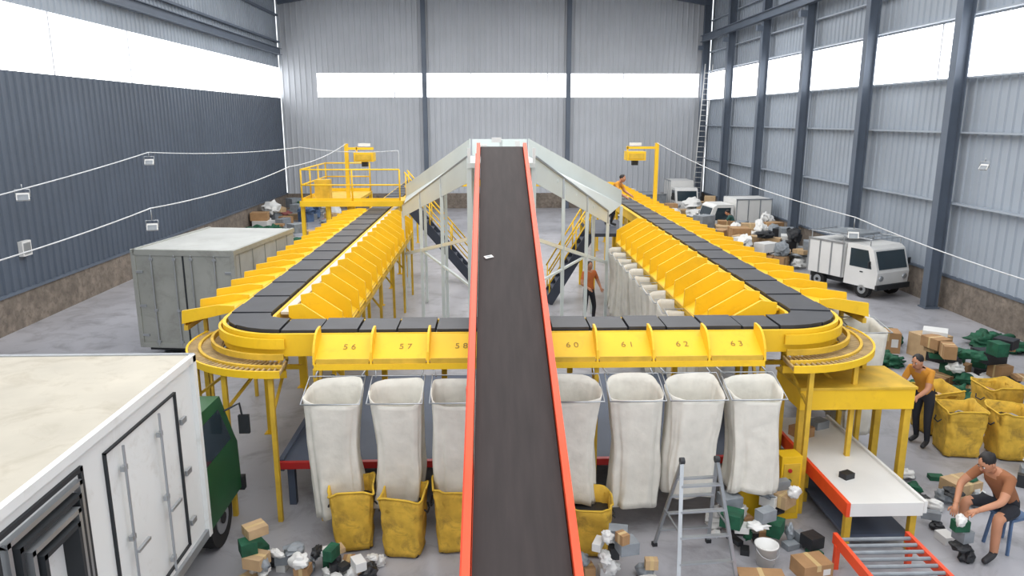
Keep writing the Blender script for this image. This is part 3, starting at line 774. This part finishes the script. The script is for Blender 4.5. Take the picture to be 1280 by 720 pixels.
# ------------------------------------------------------------------ people
def person(name, loc, rz, J=None, shirt='sy', pants='pk', shorts=False, sleeves='short', face=(0, -1, 0), scale=1.0, curl=.6):
    P = dict(pelvis=(0,0,.93), waist=(0,0,1.07), chest=(0,0,1.27), upch=(0,.005,1.39), neck=(0,-.005,1.49), sL=(.17,0,1.41), eL=(.23,.02,1.13), wL=(.25,-.08,.88),
             sR=(-.17,0,1.41), eR=(-.23,.02,1.13), wR=(-.25,-.08,.88), hL=(.09,0,.88), kL=(.11,-.02,.49), aL=(.11,.03,.085), tL=(.13,-.15,.04),
             hR=(-.09,0,.88), kR=(-.11,-.02,.49), aR=(-.11,.03,.085), tR=(-.13,-.15,.04))
    if J: P.update(J)
    rad = dict(pelvis=(.145,.115), waist=(.135,.105), chest=(.155,.115), upch=(.13,.1), neck=(.052,.055), sL=.07, eL=.046, wL=.03, hL=.095, kL=.063, aL=.045, tL=.038)
    keys = list(P); idx = {k: i for i, k in enumerate(keys)}
    E = [('pelvis','waist'),('waist','chest'),('chest','upch'),('upch','neck'),('upch','sL'),('sL','eL'),('eL','wL'),('upch','sR'),('sR','eR'),('eR','wR'),
         ('pelvis','hL'),('hL','kL'),('kL','aL'),('aL','tL'),('pelvis','hR'),('hR','kR'),('kR','aR'),('aR','tR')]
    me = bpy.data.meshes.new('tmp'); me.from_pydata([P[k] for k in keys], [(idx[a], idx[c]) for a, c in E], [])
    ob = bpy.data.objects.new('tmp', me); sc.collection.objects.link(ob)
    md = ob.modifiers.new('s', 'SKIN'); md.use_smooth_shade = True
    sv = me.skin_vertices[0].data
    for k in keys:
        r = rad.get(k) or rad.get(k[:-1]+'L')
        sv[idx[k]].radius = r if isinstance(r, tuple) else (r, r)
        sv[idx[k]].use_root = (k == 'pelvis')
    s2 = ob.modifiers.new('ss', 'SUBSURF'); s2.levels = 2; s2.render_levels = 2
    dg = bpy.context.evaluated_depsgraph_get(); ev = ob.evaluated_get(dg); em = ev.to_mesh()
    vs = [v.co.copy() for v in em.vertices]; fs = [tuple(p.vertices) for p in em.polygons]
    ev.to_mesh_clear(); bpy.data.objects.remove(ob)
    def seg(p, a, c):
        a, c = V(P[a]), V(P[c]); d = c-a; t = max(0, min(1, (p-a).dot(d)/max(1e-6, d.length_squared))); return (p-(a+d*t)).length, t
    b = B(name); groups = {}
    for f in fs:
        c = sum((vs[i] for i in f), V())/len(f); best = min(((seg(c, a, e)[0], (a, e)) for a, e in E), key=lambda q: q[0])[1]; t = seg(c, *best)[1]
        j = best[1]
        if j == 'neck': k = 'skin' if t > .35 else shirt
        elif j in ('waist', 'chest', 'upch', 'sL', 'sR'): k = shirt if not (j == 'waist' and t < .15) else pants
        elif j in ('eL', 'eR'): k = shirt if (sleeves == 'long' or t < .65) else 'skin'
        elif j in ('wL', 'wR'): k = shirt if (sleeves == 'long' and t < .9) else 'skin'
        elif j in ('kL', 'kR'): k = pants if (not shorts or t < .85) else 'skin'
        elif j in ('aL', 'aR'): k = 'skin' if shorts and t < .9 else (pants if t < .92 else 'shoe')
        elif j in ('tL', 'tR'): k = 'shoe'
        else: k = pants
        groups.setdefault(k, []).append(f)
    base = len(b.v); b.v += [tuple(v) for v in vs]
    for k, fl in groups.items():
        i = b.m(k)
        for f in fl: b.f.append([base+a for a in f]); b.mi.append(i); b.sm.append(True)
    nk = V(P['neck']); up = (nk-V(P['upch'])).normalized(); fw = V(face); fw = (fw-up*fw.dot(up)*.5).normalized()
    rt = fw.cross(V((0,0,1)) if abs(fw.z) < .9 else V((0,1,0))).normalized(); hu = rt.cross(fw).normalized()
    if hu.dot(up) < 0: hu = -hu
    R = Matrix((rt, -fw, hu)).transposed(); c = nk+up*.125
    def hp(x, y, z): return c+R @ V((x, y, z))
    b.ell(c, (.075, .093, .112), 'skin', 20, 14, R); b.ell(hp(0, -.02, -.055), (.055, .068, .06), 'skin', 14, 10, R)
    b.tube([nk-up*.02, nk+up*.07], .05, 'skin', 12)
    b.ell(hp(0, -.098, -.012), (.012, .02, .026), 'skin', 8, 6, R)
    for s_ in (-1, 1):
        b.ell(hp(s_*.077, .005, -.01), (.01, .02, .03), 'skin', 8, 6, R); b.ell(hp(s_*.03, -.083, .012), (.014, .01, .008), 'white', 8, 6, R)
        b.ell(hp(s_*.03, -.091, .012), (.006, .004, .006), 'eye', 8, 6, R); b.ell(hp(s_*.03, -.088, .033), (.018, .006, .004), 'hair', 8, 4, R)
    b.ell(hp(0, -.083, -.055), (.022, .01, .007), 'lip', 8, 6, R)
    b.ell(hp(0, .022, .034), (.083, .092, .09), 'hair', 20, 12, R, .12, 3)
    for sd_, s_ in (('L', 1), ('R', -1)):
        w = V(P['w'+sd_]); e = V(P['e'+sd_]); d = (w-e).normalized()
        side = d.cross(V((0, 0, 1)) if abs(d.z) < .8 else V((s_, 0, 0))); side.normalize(); nrm = side.cross(d).normalized()
        if nrm.z > 0 and abs(d.z) < .8: nrm = -nrm
        RR = Matrix((side, d, nrm)).transposed()
        b.tube([w-d*.02, w+d*.02, w+d*.05, w+d*.09], [.029, .032, .036, .03], 'skin', 10)
        b.ell(w+d*.055, (.042, .05, .018), 'skin', 12, 8, RR)
        for q, ln in ((-.03, .066), (-.010, .078), (.011, .074), (.031, .058)):
            p0 = w+d*.085+side*q; p1 = p0+(d*.85+nrm*curl*.5)*ln*.5; p2 = p1+(d*.5+nrm*curl)*ln*.5
            b.tube([p0-d*.015, p0, p1, p2], [.009, .0095, .0085, .006], 'skin', 6)
        th = -side*s_
        p0 = w+d*.03+th*.032; b.tube([p0, p0+th*.025+d*.03, p0+th*.03+d*.06+nrm*.012], [.012, .011, .008], 'skin', 6)
    o = b.build(loc, rz); o.scale = (scale,)*3
    return o
lean = dict(waist=(0,-.05,1.06), chest=(0,-.16,1.23), upch=(0,-.22,1.33), neck=(0,-.28,1.41), sL=(.17,-.22,1.34), eL=(.22,-.36,1.10), wL=(.17,-.56,1.0), sR=(-.17,-.22,1.34), eR=(-.22,-.34,1.08), wR=(-.16,-.54,.96),
            kL=(.12,-.06,.49), kR=(-.12,.02,.49), aR=(-.12,.12,.085), tR=(-.14,-.05,.04))
person('warehouse_worker', (7.4, 11.75, 0), math.radians(-60), lean, 'sy', 'pk', scale=1.04)
person('warehouse_worker', (2.7, 19.8, 0), math.radians(25), dict(eR=(-.3,-.1,1.15), wR=(-.2,-.3,1.05), eL=(.3,.0,1.14), wL=(.26,-.2,1.0), kL=(.14,-.08,.49), aL=(.15,-.02,.085), tL=(.17,-.2,.04)), 'so', 'pk')
person('warehouse_worker', (10.7, 32.0, 0), math.radians(-120), lean, 'sg', 'pb')
person('warehouse_worker', (3.8, 23.2, 2.2), math.radians(60), lean, 'sy', 'pk')
sit = dict(pelvis=(0,.05,.56), waist=(0,-.03,.69), chest=(0,-.16,.86), upch=(0,-.24,.96), neck=(0,-.31,1.04), sL=(.18,-.22,.98), eL=(.27,-.42,.78), wL=(.16,-.64,.66), sR=(-.18,-.22,.98), eR=(-.28,-.40,.76), wR=(-.12,-.62,.58),
           hL=(.1,.02,.54), kL=(.22,-.38,.55), aL=(.20,-.34,.09), tL=(.23,-.52,.04), hR=(-.1,.02,.54), kR=(-.22,-.38,.55), aR=(-.2,-.34,.09), tR=(-.23,-.52,.04))
person('seated_worker', (6.68, 8.6, 0), math.radians(-75), sit, 'st', 'pk', shorts=True, face=(0, -.8, -.5), scale=1.12)
b = B('plastic_stool'); b.bb(-.17, .17, -.17, .17, .46, .50, 'blu')
for sx in (-1, 1):
    for sy in (-1, 1): b.beam((sx*.17, sy*.17, 0), (sx*.13, sy*.13, .46), .035, .035, 'blu')
b.build((6.76, 8.62, 0), .3, .005)

# ------------------------------------------------------------------ lights
def area(name, loc, sx, sy, p, rot=(0,0,0), col=(1,1,1)):
    l = bpy.data.lights.new(name, 'AREA'); l.shape = 'RECTANGLE'; l.size = sx; l.size_y = sy; l.energy = p; l.color = col
    o = bpy.data.objects.new(name, l); sc.collection.objects.link(o); o.location = loc; o.rotation_euler = rot
for y in (4, 19, 34): area('ceiling_fill', (xm, y, 12.2), 20, 11, 2350 if y > 5 else 1800, col=(1, .995, .985))  # fill lamps added below the closed roof to light the hall; no roof openings
w = bpy.data.worlds.new('world'); sc.world = w; w.use_nodes = True
w.node_tree.nodes['Background'].inputs[0].default_value = (.92, .96, 1, 1); w.node_tree.nodes['Background'].inputs[1].default_value = 1.7

# ------------------------------------------------------------------ camera
cd = bpy.data.cameras.new('cam'); cd.sensor_width = 36; cd.lens = 930/1280*36; cd.clip_end = 200
co = bpy.data.objects.new('camera', cd); sc.collection.objects.link(co)
co.location = (0, 0, 5.5); co.rotation_euler = (math.radians(90-12.8), 0, math.radians(-1.72))
sc.camera = co
